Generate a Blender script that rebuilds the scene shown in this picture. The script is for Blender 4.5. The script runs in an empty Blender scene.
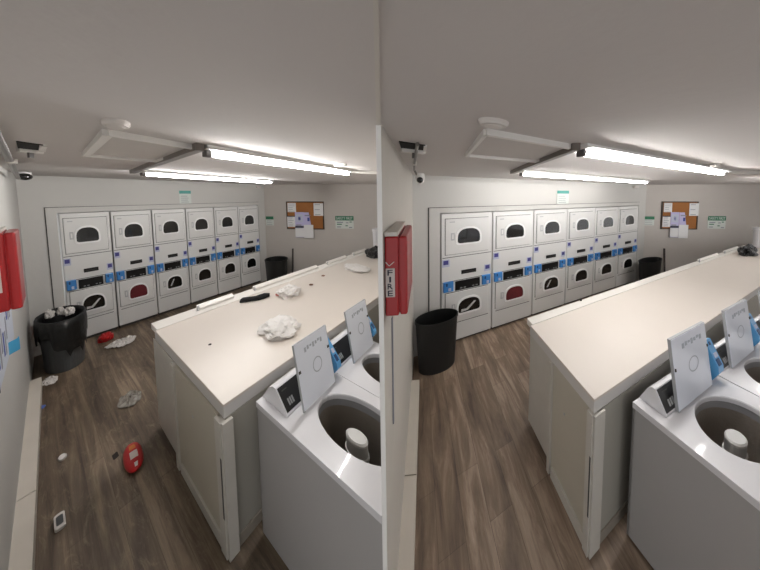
import bpy, bmesh, math, random
from mathutils import Vector, Matrix, noise
from math import radians, sin, cos, pi, sqrt, atan2

C = bpy.context.scene.collection
scn = bpy.context.scene

# ------------------------------------------------------------------ materials
def lin(c):
    c = c / 255.0
    return c / 12.92 if c <= 0.04045 else ((c + 0.055) / 1.055) ** 2.4
def rgb(r, g, b): return (lin(r), lin(g), lin(b), 1.0)

def mat(name, col, rough=0.5, metal=0.0, var=0.0, vscale=6.0, bump=0.0, bscale=60.0, emit=0.0, trans=0.0, coat=0.0, alpha=1.0):
    m = bpy.data.materials.new(name); m.use_nodes = True
    nt = m.node_tree; b = nt.nodes['Principled BSDF']
    b.inputs['Base Color'].default_value = col
    b.inputs['Roughness'].default_value = rough
    b.inputs['Metallic'].default_value = metal
    b.inputs['Transmission Weight'].default_value = trans
    b.inputs['Coat Weight'].default_value = coat
    b.inputs['Alpha'].default_value = alpha
    tc = nt.nodes.new('ShaderNodeTexCoord')
    if var > 0:
        n = nt.nodes.new('ShaderNodeTexNoise'); n.inputs['Scale'].default_value = vscale; n.inputs['Detail'].default_value = 5
        nt.links.new(tc.outputs['Object'], n.inputs['Vector'])
        mx = nt.nodes.new('ShaderNodeMix'); mx.data_type = 'RGBA'
        d = tuple(c * (1 - var) for c in col[:3]) + (1,); l = tuple(min(1, c * (1 + var * 0.6)) for c in col[:3]) + (1,)
        mx.inputs[6].default_value = d; mx.inputs[7].default_value = l
        nt.links.new(n.outputs['Fac'], mx.inputs[0]); nt.links.new(mx.outputs[2], b.inputs['Base Color'])
    if bump > 0:
        n2 = nt.nodes.new('ShaderNodeTexNoise'); n2.inputs['Scale'].default_value = bscale; n2.inputs['Detail'].default_value = 3
        nt.links.new(tc.outputs['Object'], n2.inputs['Vector'])
        bp = nt.nodes.new('ShaderNodeBump'); bp.inputs['Strength'].default_value = bump; bp.inputs['Distance'].default_value = 0.01
        nt.links.new(n2.outputs['Fac'], bp.inputs['Height']); nt.links.new(bp.outputs['Normal'], b.inputs['Normal'])
    if emit > 0:
        b.inputs['Emission Color'].default_value = col; b.inputs['Emission Strength'].default_value = emit
    return m

def floor_mat(name, dirty):
    m = bpy.data.materials.new(name); m.use_nodes = True
    nt = m.node_tree; N = nt.nodes; L = nt.links; b = N['Principled BSDF']
    uv = N.new('ShaderNodeUVMap')
    sep = N.new('ShaderNodeSeparateXYZ'); L.new(uv.outputs[0], sep.inputs[0])
    swap = N.new('ShaderNodeCombineXYZ'); L.new(sep.outputs[1], swap.inputs[0]); L.new(sep.outputs[0], swap.inputs[1])
    br = N.new('ShaderNodeTexBrick'); L.new(swap.outputs[0], br.inputs['Vector'])
    br.offset = 0.37; br.inputs['Scale'].default_value = 1.0
    br.inputs['Brick Width'].default_value = 1.15; br.inputs['Row Height'].default_value = 0.155
    br.inputs['Mortar Size'].default_value = 0.0012; br.inputs['Mortar Smooth'].default_value = 0.3
    br.inputs['Color1'].default_value = (0.0, 0.0, 0.0, 1); br.inputs['Color2'].default_value = (1, 1, 1, 1)
    br.inputs['Mortar'].default_value = (0, 0, 0, 1)
    mp = N.new('ShaderNodeMapping'); L.new(uv.outputs[0], mp.inputs[0]); mp.inputs['Scale'].default_value = (13, 1.3, 1)
    ns = N.new('ShaderNodeTexNoise'); L.new(mp.outputs[0], ns.inputs['Vector'])
    ns.inputs['Scale'].default_value = 1.0; ns.inputs['Detail'].default_value = 7; ns.inputs['Roughness'].default_value = 0.68; ns.inputs['Distortion'].default_value = 0.5
    ad = N.new('ShaderNodeMath'); ad.operation = 'MULTIPLY_ADD'; L.new(br.outputs['Color'], ad.inputs[0]); ad.inputs[1].default_value = 0.16; L.new(ns.outputs['Fac'], ad.inputs[2])
    rp = N.new('ShaderNodeValToRGB'); L.new(ad.outputs[0], rp.inputs[0]); e = rp.color_ramp.elements
    if dirty:
        e[0].position = 0.32; e[0].color = rgb(58, 46, 35); e[1].position = 0.84; e[1].color = rgb(176, 158, 134)
        k = e.new(0.58); k.color = rgb(118, 101, 84)
    else:
        e[0].position = 0.32; e[0].color = rgb(76, 62, 50); e[1].position = 0.84; e[1].color = rgb(180, 160, 140)
        k = e.new(0.58); k.color = rgb(126, 107, 90)
    col = rp.outputs[0]
    if dirty:                                                      # scuffs and dried spills
        n3 = N.new('ShaderNodeTexNoise'); mp3 = N.new('ShaderNodeMapping'); L.new(uv.outputs[0], mp3.inputs[0]); mp3.inputs['Scale'].default_value = (4.2, 2.2, 1)
        L.new(mp3.outputs[0], n3.inputs['Vector']); n3.inputs['Scale'].default_value = 2.6; n3.inputs['Detail'].default_value = 9; n3.inputs['Roughness'].default_value = 0.8; n3.inputs['Distortion'].default_value = 1.2
        r3 = N.new('ShaderNodeValToRGB'); L.new(n3.outputs['Fac'], r3.inputs[0]); r3.color_ramp.elements[0].position = 0.52; r3.color_ramp.elements[1].position = 0.70
        r3.color_ramp.elements[1].color = (0.85, 0.85, 0.85, 1)
        mx = N.new('ShaderNodeMix'); mx.data_type = 'RGBA'; L.new(r3.outputs[0], mx.inputs[0]); L.new(col, mx.inputs[6]); mx.inputs[7].default_value = rgb(166, 150, 126); col = mx.outputs[2]
        n4 = N.new('ShaderNodeTexNoise'); L.new(mp3.outputs[0], n4.inputs['Vector']); n4.inputs['Scale'].default_value = 0.55; n4.inputs['Detail'].default_value = 6
        r4 = N.new('ShaderNodeValToRGB'); L.new(n4.outputs['Fac'], r4.inputs[0]); r4.color_ramp.elements[0].position = 0.38; r4.color_ramp.elements[1].position = 0.66
        r4.color_ramp.elements[0].color = (0.55, 0.53, 0.50, 1); r4.color_ramp.elements[1].color = (1, 1, 1, 1)
        mu = N.new('ShaderNodeMix'); mu.data_type = 'RGBA'; mu.blend_type = 'MULTIPLY'; mu.inputs[0].default_value = 1; L.new(col, mu.inputs[6]); L.new(r4.outputs[0], mu.inputs[7]); col = mu.outputs[2]
    gr = N.new('ShaderNodeMix'); gr.data_type = 'RGBA'; L.new(br.outputs['Fac'], gr.inputs[0]); L.new(col, gr.inputs[6]); gr.inputs[7].default_value = rgb(76, 63, 52)
    L.new(gr.outputs[2], b.inputs['Base Color'])
    b.inputs['Roughness'].default_value = 0.48
    return m

def block_wall_mat(name, col):                                      # painted block wall: faint courses
    m = mat(name, col, 0.75, var=0.05, vscale=2.5)
    nt = m.node_tree; N = nt.nodes; L = nt.links; b = N['Principled BSDF']
    uv = N.new('ShaderNodeUVMap'); br = N.new('ShaderNodeTexBrick'); L.new(uv.outputs[0], br.inputs['Vector'])
    br.inputs['Scale'].default_value = 1.0; br.inputs['Brick Width'].default_value = 0.42; br.inputs['Row Height'].default_value = 0.2; br.inputs['Mortar Size'].default_value = 0.006
    bp = N.new('ShaderNodeBump'); bp.invert = True; bp.inputs['Strength'].default_value = 0.35; bp.inputs['Distance'].default_value = 0.006
    L.new(br.outputs['Fac'], bp.inputs['Height']); L.new(bp.outputs['Normal'], b.inputs['Normal'])
    return m

M = {
 'wall': mat('wall_paint', rgb(196, 194, 190), 0.7, var=0.05, vscale=2.0, bump=0.08, bscale=40),
 'wall_right': block_wall_mat('block_wall_paint', rgb(190, 184, 178)),
 'ceiling': mat('ceiling_paint', rgb(204, 199, 196), 0.85, var=0.03, vscale=1.2, bump=0.1, bscale=30),
 'trim': mat('white_trim', rgb(205, 200, 192), 0.5, var=0.06, vscale=8),
 'bright_trim': mat('bright_white_trim', rgb(244, 243, 241), 0.4),
 'frame_trim': mat('frame_trim', rgb(196, 194, 190), 0.55),
 'base': mat('baseboard_paint', rgb(205, 197, 186), 0.5, var=0.08, vscale=6),
 'floor_dirty': floor_mat('dirty_wood_plank', True),
 'floor_clean': floor_mat('clean_wood_plank', False),
 'enamel': mat('white_enamel', rgb(222, 220, 218), 0.32, coat=0.2),
 'enamel_dull': mat('dryer_enamel', rgb(222, 221, 219), 0.4),
 'seam': mat('seam_dark', rgb(70, 68, 66), 0.7),
 'washer_side': mat('washer_side_shaded', rgb(170, 168, 167), 0.4, var=0.04, vscale=3),  # sides greyer than the white deck: part of their shade is in the colour
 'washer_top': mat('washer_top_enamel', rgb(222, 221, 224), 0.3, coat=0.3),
 'lid': mat('lid_enamel', rgb(232, 236, 246), 0.3, var=0.04, vscale=9, coat=0.2),
 'lid_edge': mat('lid_edge_grey', rgb(165, 167, 170), 0.45),
 'etched': mat('etched_grey', rgb(176, 181, 190), 0.5),
 'tub_ring': mat('tub_ring_grey', rgb(150, 150, 152), 0.35),
 'tub': mat('tub_steel', rgb(150, 142, 133), 0.42, metal=0.3, bump=0.25, bscale=90),
 'agit': mat('agitator_plastic', rgb(196, 196, 194), 0.4),
 'agit_cap': mat('agitator_cap', rgb(228, 227, 224), 0.4),
 'black': mat('black_plastic', rgb(18, 18, 19), 0.38),
 'panel_black': mat('control_black', rgb(14, 13, 13), 0.3),
 'panel_mark': mat('control_marks', rgb(150, 150, 150), 0.5),
 'glass': mat('dark_door_glass', rgb(20, 19, 19), 0.12, coat=0.5),
 'bezel': mat('door_bezel', rgb(244, 244, 243), 0.35),
 'recess': mat('handle_recess', rgb(186, 186, 188), 0.45),
 'blue': mat('blue_coin_box', rgb(62, 132, 200), 0.35, coat=0.2),
 'blue_dark': mat('blue_coin_box_side', rgb(34, 66, 112), 0.4),
 'blue_light': mat('light_blue_coin_box', rgb(88, 160, 214), 0.35, coat=0.2),
 'purple': mat('purple_sticker', rgb(66, 64, 132), 0.5),
 'sticker_white': mat('sticker_white', rgb(190, 194, 214), 0.5),
 'laundry_red': mat('red_laundry', rgb(96, 14, 24), 0.75, var=0.4, vscale=14),
 'laundry_white': mat('white_laundry', rgb(200, 198, 196), 0.8, var=0.2, vscale=20),
 'worktop': mat('beige_laminate', rgb(218, 209, 200), 0.36, var=0.025, vscale=5),
 'strip': mat('white_laminate_strip', rgb(228, 224, 218), 0.4),
 'apron': mat('apron_edge', rgb(214, 211, 208), 0.42),
 'cab': mat('cabinet_paint', rgb(196, 190, 176), 0.55, var=0.06, vscale=4),
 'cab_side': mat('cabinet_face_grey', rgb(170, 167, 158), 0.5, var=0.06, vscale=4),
 'post': mat('corner_post_paint', rgb(206, 202, 194), 0.45, var=0.08, vscale=14),
 'kick': mat('cabinet_kick', rgb(150, 143, 132), 0.6),
 'red': mat('fire_red', rgb(160, 13, 19), 0.38, coat=0.25),
 'red_dark': mat('fire_red_lip', rgb(150, 10, 18), 0.4),
 'label': mat('label_white', rgb(206, 196, 192), 0.6),
 'paper': mat('paper_white', rgb(226, 226, 226), 0.75),
 'paper_lilac': mat('paper_lilac', rgb(192, 186, 222), 0.75),
 'paper_wall': mat('poster_white', rgb(196, 202, 214), 0.6),
 'ink': mat('ink_dark', rgb(52, 52, 66), 0.7),
 'ink_blue': mat('ink_blue', rgb(60, 72, 150), 0.7),
 'ink_grey': mat('ink_grey', rgb(140, 142, 150), 0.7),
 'cyan': mat('poster_cyan', rgb(70, 160, 205), 0.6),
 'green': mat('sign_green', rgb(38, 112, 80), 0.5),
 'teal': mat('sign_teal', rgb(60, 150, 140), 0.5),
 'sign_white': mat('sign_white', rgb(206, 212, 206), 0.5),
 'cork': mat('cork', rgb(158, 102, 52), 0.85, var=0.25, vscale=60, bump=0.3, bscale=120),
 'cork_frame': mat('cork_frame_brown', rgb(70, 54, 42), 0.5),
 'bin': mat('black_bin_plastic', rgb(22, 23, 23), 0.5),
 'bin_grey': mat('grey_bin_plastic', rgb(74, 76, 78), 0.45),
 'liner': mat('black_bin_liner', rgb(12, 12, 13), 0.5, bump=0.6, bscale=18),
 'stick': mat('broom_stick', rgb(66, 60, 58), 0.5),
 'light_body': mat('fixture_white', rgb(240, 239, 236), 0.35),
 'socket': mat('lamp_socket_grey', rgb(92, 88, 86), 0.5),
 'tube_L0': mat('fluorescent_tube', (1.0, 0.985, 0.965, 1), 0.4, emit=98.0),
 'tube_L1': mat('fluorescent_tube_back_left', (1.0, 0.985, 0.965, 1), 0.4, emit=130.0),  # back tube of the left room, emission raised to brighten the dryers
 'tube_R0': mat('fluorescent_tube_long', (1.0, 0.985, 0.965, 1), 0.4, emit=47.0),
 'tube_R1': mat('fluorescent_tube_back_right', (1.0, 0.985, 0.965, 1), 0.4, emit=38.0),  # back tube of the right room, emission lowered to spare the wall behind
 'conduit': mat('conduit_grey', rgb(112, 104, 98), 0.45, metal=0.3),
 'conduit_white': mat('conduit_painted', rgb(206, 202, 196), 0.5),
 'pipe': mat('pipe_grey', rgb(118, 114, 110), 0.35, metal=0.6),
 'hatch': mat('hatch_panel_paint', rgb(200, 195, 191), 0.8, var=0.04, vscale=5),
 'hatch_trim': mat('hatch_trim_paint', rgb(226, 223, 219), 0.6),
 'detector': mat('detector_white', rgb(212, 206, 201), 0.5),
 'vent_dark': mat('vent_dark', rgb(22, 19, 17), 0.8),
 'lens': mat('camera_lens', rgb(12, 9, 10), 0.12, coat=0.6),
 'bag_white': mat('white_plastic_bag', rgb(232, 228, 224), 0.35, trans=0.12, bump=0.5, bscale=25),
 'bag_clear': mat('clear_plastic', rgb(206, 200, 190), 0.25, trans=0.55, bump=0.5, bscale=30),
 'pink': mat('pink_print', rgb(214, 126, 118), 0.5),
 'tissue': mat('crumpled_tissue', rgb(214, 209, 205), 0.85, var=0.12, vscale=40),
 'bag_black': mat('black_bag', rgb(14, 14, 15), 0.35, bump=0.6, bscale=22),
 'sock': mat('black_cloth', rgb(12, 12, 14), 0.9, bump=0.4, bscale=140),
 'packet_red': mat('red_packet', rgb(192, 22, 28), 0.35, var=0.25, vscale=14, coat=0.2),
 'packet_orange': mat('packet_orange', rgb(206, 120, 50), 0.5, var=0.4, vscale=60),
 'packet_white': mat('packet_white', rgb(226, 214, 208), 0.5, var=0.25, vscale=50),
 'cup_blue': mat('blue_scrap', rgb(62, 92, 170), 0.5),
 'brown': mat('brown_scrap', rgb(116, 78, 58), 0.7),
 'bucket': mat('white_bucket', rgb(222, 221, 224), 0.4),
 'grime': mat('dark_grime', rgb(40, 32, 26), 0.8),
}

# ------------------------------------------------------------------ mesh helpers
def mesh_obj(name, bm, m, parent=None, smooth=False, fix=True):
    if fix: bmesh.ops.recalc_face_normals(bm, faces=bm.faces)
    me = bpy.data.meshes.new(name); bm.to_mesh(me); bm.free()
    if smooth:
        for p in me.polygons: p.use_smooth = True
    me.materials.append(M[m] if isinstance(m, str) else m)
    o = bpy.data.objects.new(name, me); C.objects.link(o)
    if parent is not None: o.parent = parent
    return o
def box(bm, x0, x1, y0, y1, z0, z1, bev=0.0, M4=None):
    b2 = bmesh.new(); bmesh.ops.create_cube(b2, size=1.0)
    for v in b2.verts:
        v.co = Vector((x0 + (v.co.x + .5) * (x1 - x0), y0 + (v.co.y + .5) * (y1 - y0), z0 + (v.co.z + .5) * (z1 - z0)))
    if bev > 0:
        bev = min(bev, 0.45 * min(abs(x1 - x0), abs(y1 - y0), abs(z1 - z0)))
        bmesh.ops.bevel(b2, geom=b2.edges[:], offset=bev, segments=2, affect='EDGES', profile=0.5)
    join(bm, b2, M4)
def join(bm, b2, M4=None):
    if M4 is not None: bmesh.ops.transform(b2, matrix=M4, verts=b2.verts)
    me = bpy.data.meshes.new('tmp'); b2.to_mesh(me); b2.free(); bm.from_mesh(me); bpy.data.meshes.remove(me)
def prism(bm, pts, z0, z1, bev=0.0):                                # polygon in XY extruded along Z
    b2 = bmesh.new()
    lo = [b2.verts.new((x, y, z0)) for x, y in pts]; hi = [b2.verts.new((x, y, z1)) for x, y in pts]
    n = len(pts); b2.faces.new(lo[::-1]); b2.faces.new(hi)
    for i in range(n): b2.faces.new((lo[i], lo[(i + 1) % n], hi[(i + 1) % n], hi[i]))
    bmesh.ops.recalc_face_normals(b2, faces=b2.faces)
    if bev > 0: bmesh.ops.bevel(b2, geom=[e for e in b2.edges], offset=bev, segments=2, affect='EDGES', profile=0.5)
    join(bm, b2)
def plate(bm, pts, y0, y1, hole=None):                              # polygon (x, z) extruded along y; optional hole with the same count
    n = len(pts)
    a0 = [bm.verts.new((x, y0, z)) for x, z in pts]; a1 = [bm.verts.new((x, y1, z)) for x, z in pts]
    for i in range(n): bm.faces.new((a0[i], a0[(i + 1) % n], a1[(i + 1) % n], a1[i]))
    if hole is None:
        bm.faces.new(a0); bm.faces.new(a1[::-1])
    else:
        h0 = [bm.verts.new((x, y0, z)) for x, z in hole]; h1 = [bm.verts.new((x, y1, z)) for x, z in hole]
        for i in range(n):
            j = (i + 1) % n
            bm.faces.new((h0[i], h1[i], h1[j], h0[j])); bm.faces.new((a0[i], h0[i], h0[j], a0[j])); bm.faces.new((a1[i], a1[j], h1[j], h1[i]))
def tube(bm, pts, r, seg=10, caps=True):
    pts = [Vector(p) for p in pts]; rings = []
    for i, p in enumerate(pts):
        t = (pts[min(i + 1, len(pts) - 1)] - pts[max(i - 1, 0)]).normalized()
        a = t.orthogonal().normalized() if abs(t.z) > .9 else t.cross(Vector((0, 0, 1))).normalized(); b = t.cross(a)
        rr = r[i] if isinstance(r, (list, tuple)) else r
        rings.append([bm.verts.new(p + (a * cos(k * 2 * pi / seg) + b * sin(k * 2 * pi / seg)) * rr) for k in range(seg)])
    for i in range(len(rings) - 1):
        for k in range(seg): bm.faces.new((rings[i][k], rings[i][(k + 1) % seg], rings[i + 1][(k + 1) % seg], rings[i + 1][k]))
    if caps: bm.faces.new(rings[0][::-1]); bm.faces.new(rings[-1])
def lathe(bm, prof, sx=1.0, sy=1.0, seg=40, cx=0.0, cy=0.0, cap_lo=True, cap_hi=True, wob=None):   # prof: (r, z)
    rings = []
    for r, z in prof:
        rings.append([bm.verts.new((cx + sx * r * cos(k * 2 * pi / seg) * (1 + (wob(k, z) if wob else 0)), cy + sy * r * sin(k * 2 * pi / seg) * (1 + (wob(k, z) if wob else 0)), z)) for k in range(seg)])
    for i in range(len(rings) - 1):
        for k in range(seg): bm.faces.new((rings[i][k], rings[i][(k + 1) % seg], rings[i + 1][(k + 1) % seg], rings[i + 1][k]))
    if cap_lo: bm.faces.new(rings[0][::-1])
    if cap_hi: bm.faces.new(rings[-1])
def crumple(bm, sx, sy, sz, seed, sub=4, amp=0.45, freq=1.6, flat=0.0):   # crushed bag / paper ball resting on z = 0
    b2 = bmesh.new(); bmesh.ops.create_icosphere(b2, subdivisions=sub, radius=1.0)
    off = Vector((seed * 3.1, seed * 1.7, seed * 0.9))
    for v in b2.verts:
        d = v.co.normalized()
        k = 1 + amp * noise.noise(d * freq + off) + amp * .55 * abs(noise.noise(d * freq * 2.7 + off)) - amp * .3 * abs(noise.noise(d * freq * 6 + off * 2))
        v.co = Vector((d.x * k * sx, d.y * k * sy, d.z * k * sz))
    zmin = -sz * 0.45
    for v in b2.verts:
        if v.co.z < zmin: v.co.z = zmin + (v.co.z - zmin) * 0.08
    mz = min(v.co.z for v in b2.verts)
    for v in b2.verts: v.co.z -= mz
    join(bm, b2)
def sheet(bm, sx, sy, h, seed, n=14, freq=2.2, shape=None):          # thin crumpled film with a ragged outline
    top = []; bot = []
    off = Vector((seed * 2.3, seed, seed * .4))
    for i in range(n + 1):
        r1 = []; r2 = []
        for j in range(n + 1):
            u = i / n * 2 - 1; v = j / n * 2 - 1
            q = max(abs(u), abs(v)); l = sqrt(u * u + v * v) or 1
            x, y = u * q / l, v * q / l
            k = 1 + .28 * noise.noise(Vector((x * 1.7, y * 1.7, 0)) + off)
            z = h * (.25 + abs(noise.noise(Vector((x * freq, y * freq, 3)) + off)) * 1.3) * (1 - .7 * (x * x + y * y))
            r1.append(bm.verts.new((x * sx * k, y * sy * k, max(z, 0.0) + .0035))); r2.append(bm.verts.new((x * sx * k, y * sy * k, max(z - .002, 0.0))))
        top.append(r1); bot.append(r2)
    for i in range(n):
        for j in range(n):
            bm.faces.new((top[i][j], top[i + 1][j], top[i + 1][j + 1], top[i][j + 1])); bm.faces.new((bot[i][j], bot[i][j + 1], bot[i + 1][j + 1], bot[i + 1][j]))
    rim = [(i, 0) for i in range(n)] + [(n, j) for j in range(n)] + [(i, n) for i in range(n, 0, -1)] + [(0, j) for j in range(n, 0, -1)]
    for k in range(len(rim)):
        a, b = rim[k], rim[(k + 1) % len(rim)]
        bm.faces.new((top[a[0]][a[1]], bot[a[0]][a[1]], bot[b[0]][b[1]], top[b[0]][b[1]]))
def text_mesh(body, height, width, depth):                          # lettering: x right, z up, extruded towards +y
    cu = bpy.data.curves.new('lettering', 'FONT'); cu.body = body; cu.align_x = 'CENTER'; cu.align_y = 'CENTER'; cu.extrude = 0.5; cu.resolution_u = 2
    o = bpy.data.objects.new('lettering', cu); C.objects.link(o)
    me = bpy.data.meshes.new_from_object(o.evaluated_get(bpy.context.evaluated_depsgraph_get()))
    bpy.data.objects.remove(o); bpy.data.curves.remove(cu)
    bm = bmesh.new(); bm.from_mesh(me); bpy.data.meshes.remove(me)
    lo = [min(v.co[i] for v in bm.verts) for i in range(3)]; hi = [max(v.co[i] for v in bm.verts) for i in range(3)]
    for v in bm.verts:
        x = (v.co.x - (lo[0] + hi[0]) / 2) / (hi[0] - lo[0]) * width; y = (v.co.y - (lo[1] + hi[1]) / 2) / (hi[1] - lo[1]) * height; z = (v.co.z - lo[2]) / (hi[2] - lo[2]) * depth
        v.co = Vector((x, z, y))
    return bm

def empty(name, label, cat, loc=(0, 0, 0), rz=0.0, group=None):
    o = bpy.data.objects.new(name, None); C.objects.link(o); o.empty_display_size = 0.1
    o.location = loc; o.rotation_euler = (0, 0, rz)
    return tag(o, label, cat, group)
def tag(o, label, cat, group=None):
    o['label'] = label; o['category'] = cat
    if group: o['group'] = group
    return o
def structure(o): o['kind'] = 'structure'; return o
def put(o, loc, rz=0.0):
    o.location = loc; o.rotation_euler = (0, 0, rz); return o

# ------------------------------------------------------------------ the two rooms
CEIL = 2.35
class Room: pass
def make_room(O, U, V, su, sv):
    R = Room(); R.O = Vector(O); R.U = Vector(U).normalized(); R.V = Vector(V).normalized(); R.su = su; R.sv = sv
    R.N = Vector((R.U.y, -R.U.x))                                    # horizontal normal of the dryer wall, into the room
    R.rz = atan2(R.U.y, R.U.x) ; R.a = su; R.b = sv * R.V.dot(R.N)
    return R
def P(R, u, v, z=0.0):
    q = R.O + R.U * (R.su * u) + R.V * (R.sv * v)
    return Vector((q.x, q.y, z))
LR = make_room((-5.2814, 2.3078), (.4108, .9117), (.9117, -.4108), .48, 1.45)
RR = make_room((-.354, 2.3078), (.9253, .3792), (.123, -.9924), 1.154, .62)
LR.key, RR.key = 'L', 'R'
LR.place, RR.place = 'littered left room', 'clean right room'
LR.cu, LR.cv, RR.cu, RR.cv = 0, 0, -.12, -.17                        # where ceiling things sit in each room
LR.du, RR.du = 0.0, -.105
LR.cd, RR.cd = 0.0, -.11
LR.wd, RR.wd = 0.0, -.085
LR.bt, RR.bt = 0.0, -.06
LR.left_dir, RR.left_dir = Vector((.90344, -.42870)), Vector((.1435, -1.648)).normalized()
# things in the left room that run up against the dividing wall stop at it
DIV = [(Vector((-.2275, .66)), Vector((-.378, 2.308))), (Vector((-.378, 2.300)), Vector((-1.428, 4.42)))]
def cut_at_divider(R, o):
    if R is not LR: return
    bpy.context.view_layer.update()
    mi = o.matrix_world.inverted()
    bm = bmesh.new(); bm.from_mesh(o.data)
    for p, q in DIV:
        d = (q - p).normalized(); n = Vector((d.y, -d.x, 0))         # points right, into the divider
        co = mi @ Vector((p.x, p.y, 1)); no = (mi.to_3x3() @ n).normalized()
        if not bm.verts: break
        bmesh.ops.bisect_plane(bm, geom=bm.verts[:] + bm.edges[:] + bm.faces[:], dist=1e-5, plane_co=co, plane_no=no, clear_outer=True)
    bm.to_mesh(o.data); bm.free()

# ---- shell
def slab_wall(name, p0, p1, th, m, z0=0.0, z1=CEIL, uvs=None):       # p0 -> p1, thickness on the left-hand side of travel
    p0 = Vector(p0[:2]); p1 = Vector(p1[:2]); d = (p1 - p0).normalized(); n = Vector((-d.y, d.x)) * th
    bm = bmesh.new(); prism(bm, [p0, p1, p1 + n, p0 + n], z0, z1)
    if uvs:
        ul = bm.loops.layers.uv.new('UVMap')
        for f in bm.faces:
            for l in f.loops: l[ul].uv = ((Vector(l.vert.co[:2]) - p0).dot(d) / uvs, l.vert.co.z)
    return structure(mesh_obj(name, bm, m))

def floor_poly(R, pts, m):
    bm = bmesh.new(); prism(bm, pts, -0.05, 0.0)
    ul = bm.loops.layers.uv.new('UVMap')
    a = R.U * R.su; b = R.V * R.sv; det = a.x * b.y - a.y * b.x
    for f in bm.faces:
        for l in f.loops:
            q = Vector(l.vert.co[:2]) - R.O
            l[ul].uv = ((q.x * b.y - q.y * b.x) / det, (a.x * q.y - a.y * q.x) / det)
    return structure(mesh_obj('floor', bm, m))
sp = [(.10, -1.6), (-.219, .66), (-.365, 2.31), (-1.41, 4.42), (-1.41, 6.2)]
floor_poly(LR, sp + [(-8.2, 6.2), (-8.2, -1.6)], 'floor_dirty')
floor_poly(RR, sp[::-1] + [(9.6, -1.6), (9.6, 6.2)], 'floor_clean')
bm = bmesh.new(); box(bm, -8.2, 9.6, -1.6, 6.2, CEIL, CEIL + .08); structure(mesh_obj('ceiling', bm, 'ceiling'))

DR_TOP, DR_U0 = 1.845, .435
LR.dw, RR.dw = .717, .730
def shell(R):
    u0, u1 = DR_U0 + R.du, DR_U0 + R.du + 6 * R.dw
    g = .012
    # back wall with the opening the dryers stand in
    bm = bmesh.new()
    def piece(ua, ub, za, zb):
        p, q = P(R, ua, 0), P(R, ub, 0); n = -R.N * .10
        prism(bm, [(p.x, p.y), (q.x, q.y), (q.x + n.x, q.y + n.y), (p.x + n.x, p.y + n.y)], za, zb)
    piece(0 if R is LR else 0.0, u0 - g, 0, CEIL); piece(u0 - g, u1 + g, DR_TOP + .012, CEIL); piece(u1 + g, 5.0, 0, CEIL)
    structure(mesh_obj('wall_back', bm, 'wall'))
    # flush frame around the dryer opening
    bm = bmesh.new()
    def fr(ua, ub, za, zb):
        p, q = P(R, ua, 0), P(R, ub, 0); n = R.N * .018
        prism(bm, [(p.x, p.y), (q.x, q.y), (q.x + n.x, q.y + n.y), (p.x + n.x, p.y + n.y)], za, zb)
    fr(u0 - .145, u0 - g - .004, 0, DR_TOP + .085); fr(u0 - g - .004, u1 + .03, DR_TOP + .014, DR_TOP + .085)
    structure(mesh_obj('trim_1', bm, 'frame_trim'))
    bm = bmesh.new()
    def fr2(ua, ub, za, zb):
        p, q = P(R, ua, 0), P(R, ub, 0); n = R.N * .006
        prism(bm, [(p.x, p.y), (q.x, q.y), (q.x + n.x, q.y + n.y), (p.x + n.x, p.y + n.y)], za, zb)
    fr2(u0 - .158, u0 - .146, 0, DR_TOP + .092); fr2(u0 - .158, u1 + .03, DR_TOP + .0855, DR_TOP + .092)
    structure(mesh_obj('trim_shade', bm, 'seam'))  # thin dark strips painting the shaded gap line around the frame
    # right-hand wall
    c = P(R, 5.0, 0); e = P(R, 5.0 + 2.08 * R.rw, 1.79 * R.rw)
    slab_wall('wall_right', c, e, .10, 'wall_right', uvs=((e - c).length / (R.rw * 2.9)))
    R.rc = c; R.rd = (e - c).normalized(); R.rlen = (e - c).length / R.rw; R.rrz = atan2(R.rd.y, R.rd.x)
    R.rn = Vector((R.rd.y, -R.rd.x, 0))
LR.rw, RR.rw = 1.04, 1.62
shell(LR); shell(RR)
# left walls
p0 = LR.O; p1 = LR.O + LR.left_dir * 4.6
slab_wall('wall_left', (p1.x, p1.y), (p0.x, p0.y), .10, 'wall')
bm = bmesh.new(); prism(bm, [(-.354, 2.308), (-.2105, .66), (-.2262, .66), (-.372, 2.308)], 0, CEIL)
structure(mesh_obj('wall_left', bm, 'trim'))
bm = bmesh.new(); prism(bm, [(-.2098, .6595), (-.2098, .656), (-.2269, .656), (-.2269, .6595)], 0, CEIL - .007); structure(mesh_obj('trim_4', bm, 'bright_trim'))
bm = bmesh.new(); prism(bm, [(-.354, 2.308), (-.372, 2.308), (-1.420, 4.42), (-1.385, 4.42)], 0, CEIL)
structure(mesh_obj('wall_middle', bm, 'wall'))
# white batten on the ceiling that carries on the line of the dividing wall
bm = bmesh.new(); prism(bm, [(-.2105, .658), (-.0650, .2), (-.0705, .2), (-.2262, .658)], CEIL - .006, CEIL)
structure(mesh_obj('trim_2', bm, 'trim'))

# baseboards along the left walls
def baseboard(R, s0, s1, d, h):
    n = Vector((-R.left_dir.y, R.left_dir.x))                        # into the room
    if n.dot(R.U) < 0: n = -n
    a = R.O + R.left_dir * s0; b = R.O + R.left_dir * s1
    bm = bmesh.new()
    j = s0 + (s1 - s0) * .62
    c = R.O + R.left_dir * (j - .003); e = R.O + R.left_dir * (j + .003)
    prism(bm, [(a.x, a.y), (c.x, c.y), (c.x + n.x * d, c.y + n.y * d), (a.x + n.x * d, a.y + n.y * d)], 0, h)
    prism(bm, [(e.x, e.y), (b.x, b.y), (b.x + n.x * d, b.y + n.y * d), (e.x + n.x * d, e.y + n.y * d)], 0, h)
    structure(mesh_obj('baseboard_left', bm, 'base'))
baseboard(LR, .95, 3.9, .054, .10)
baseboard(RR, .40, 1.5, .085, .10)

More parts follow.
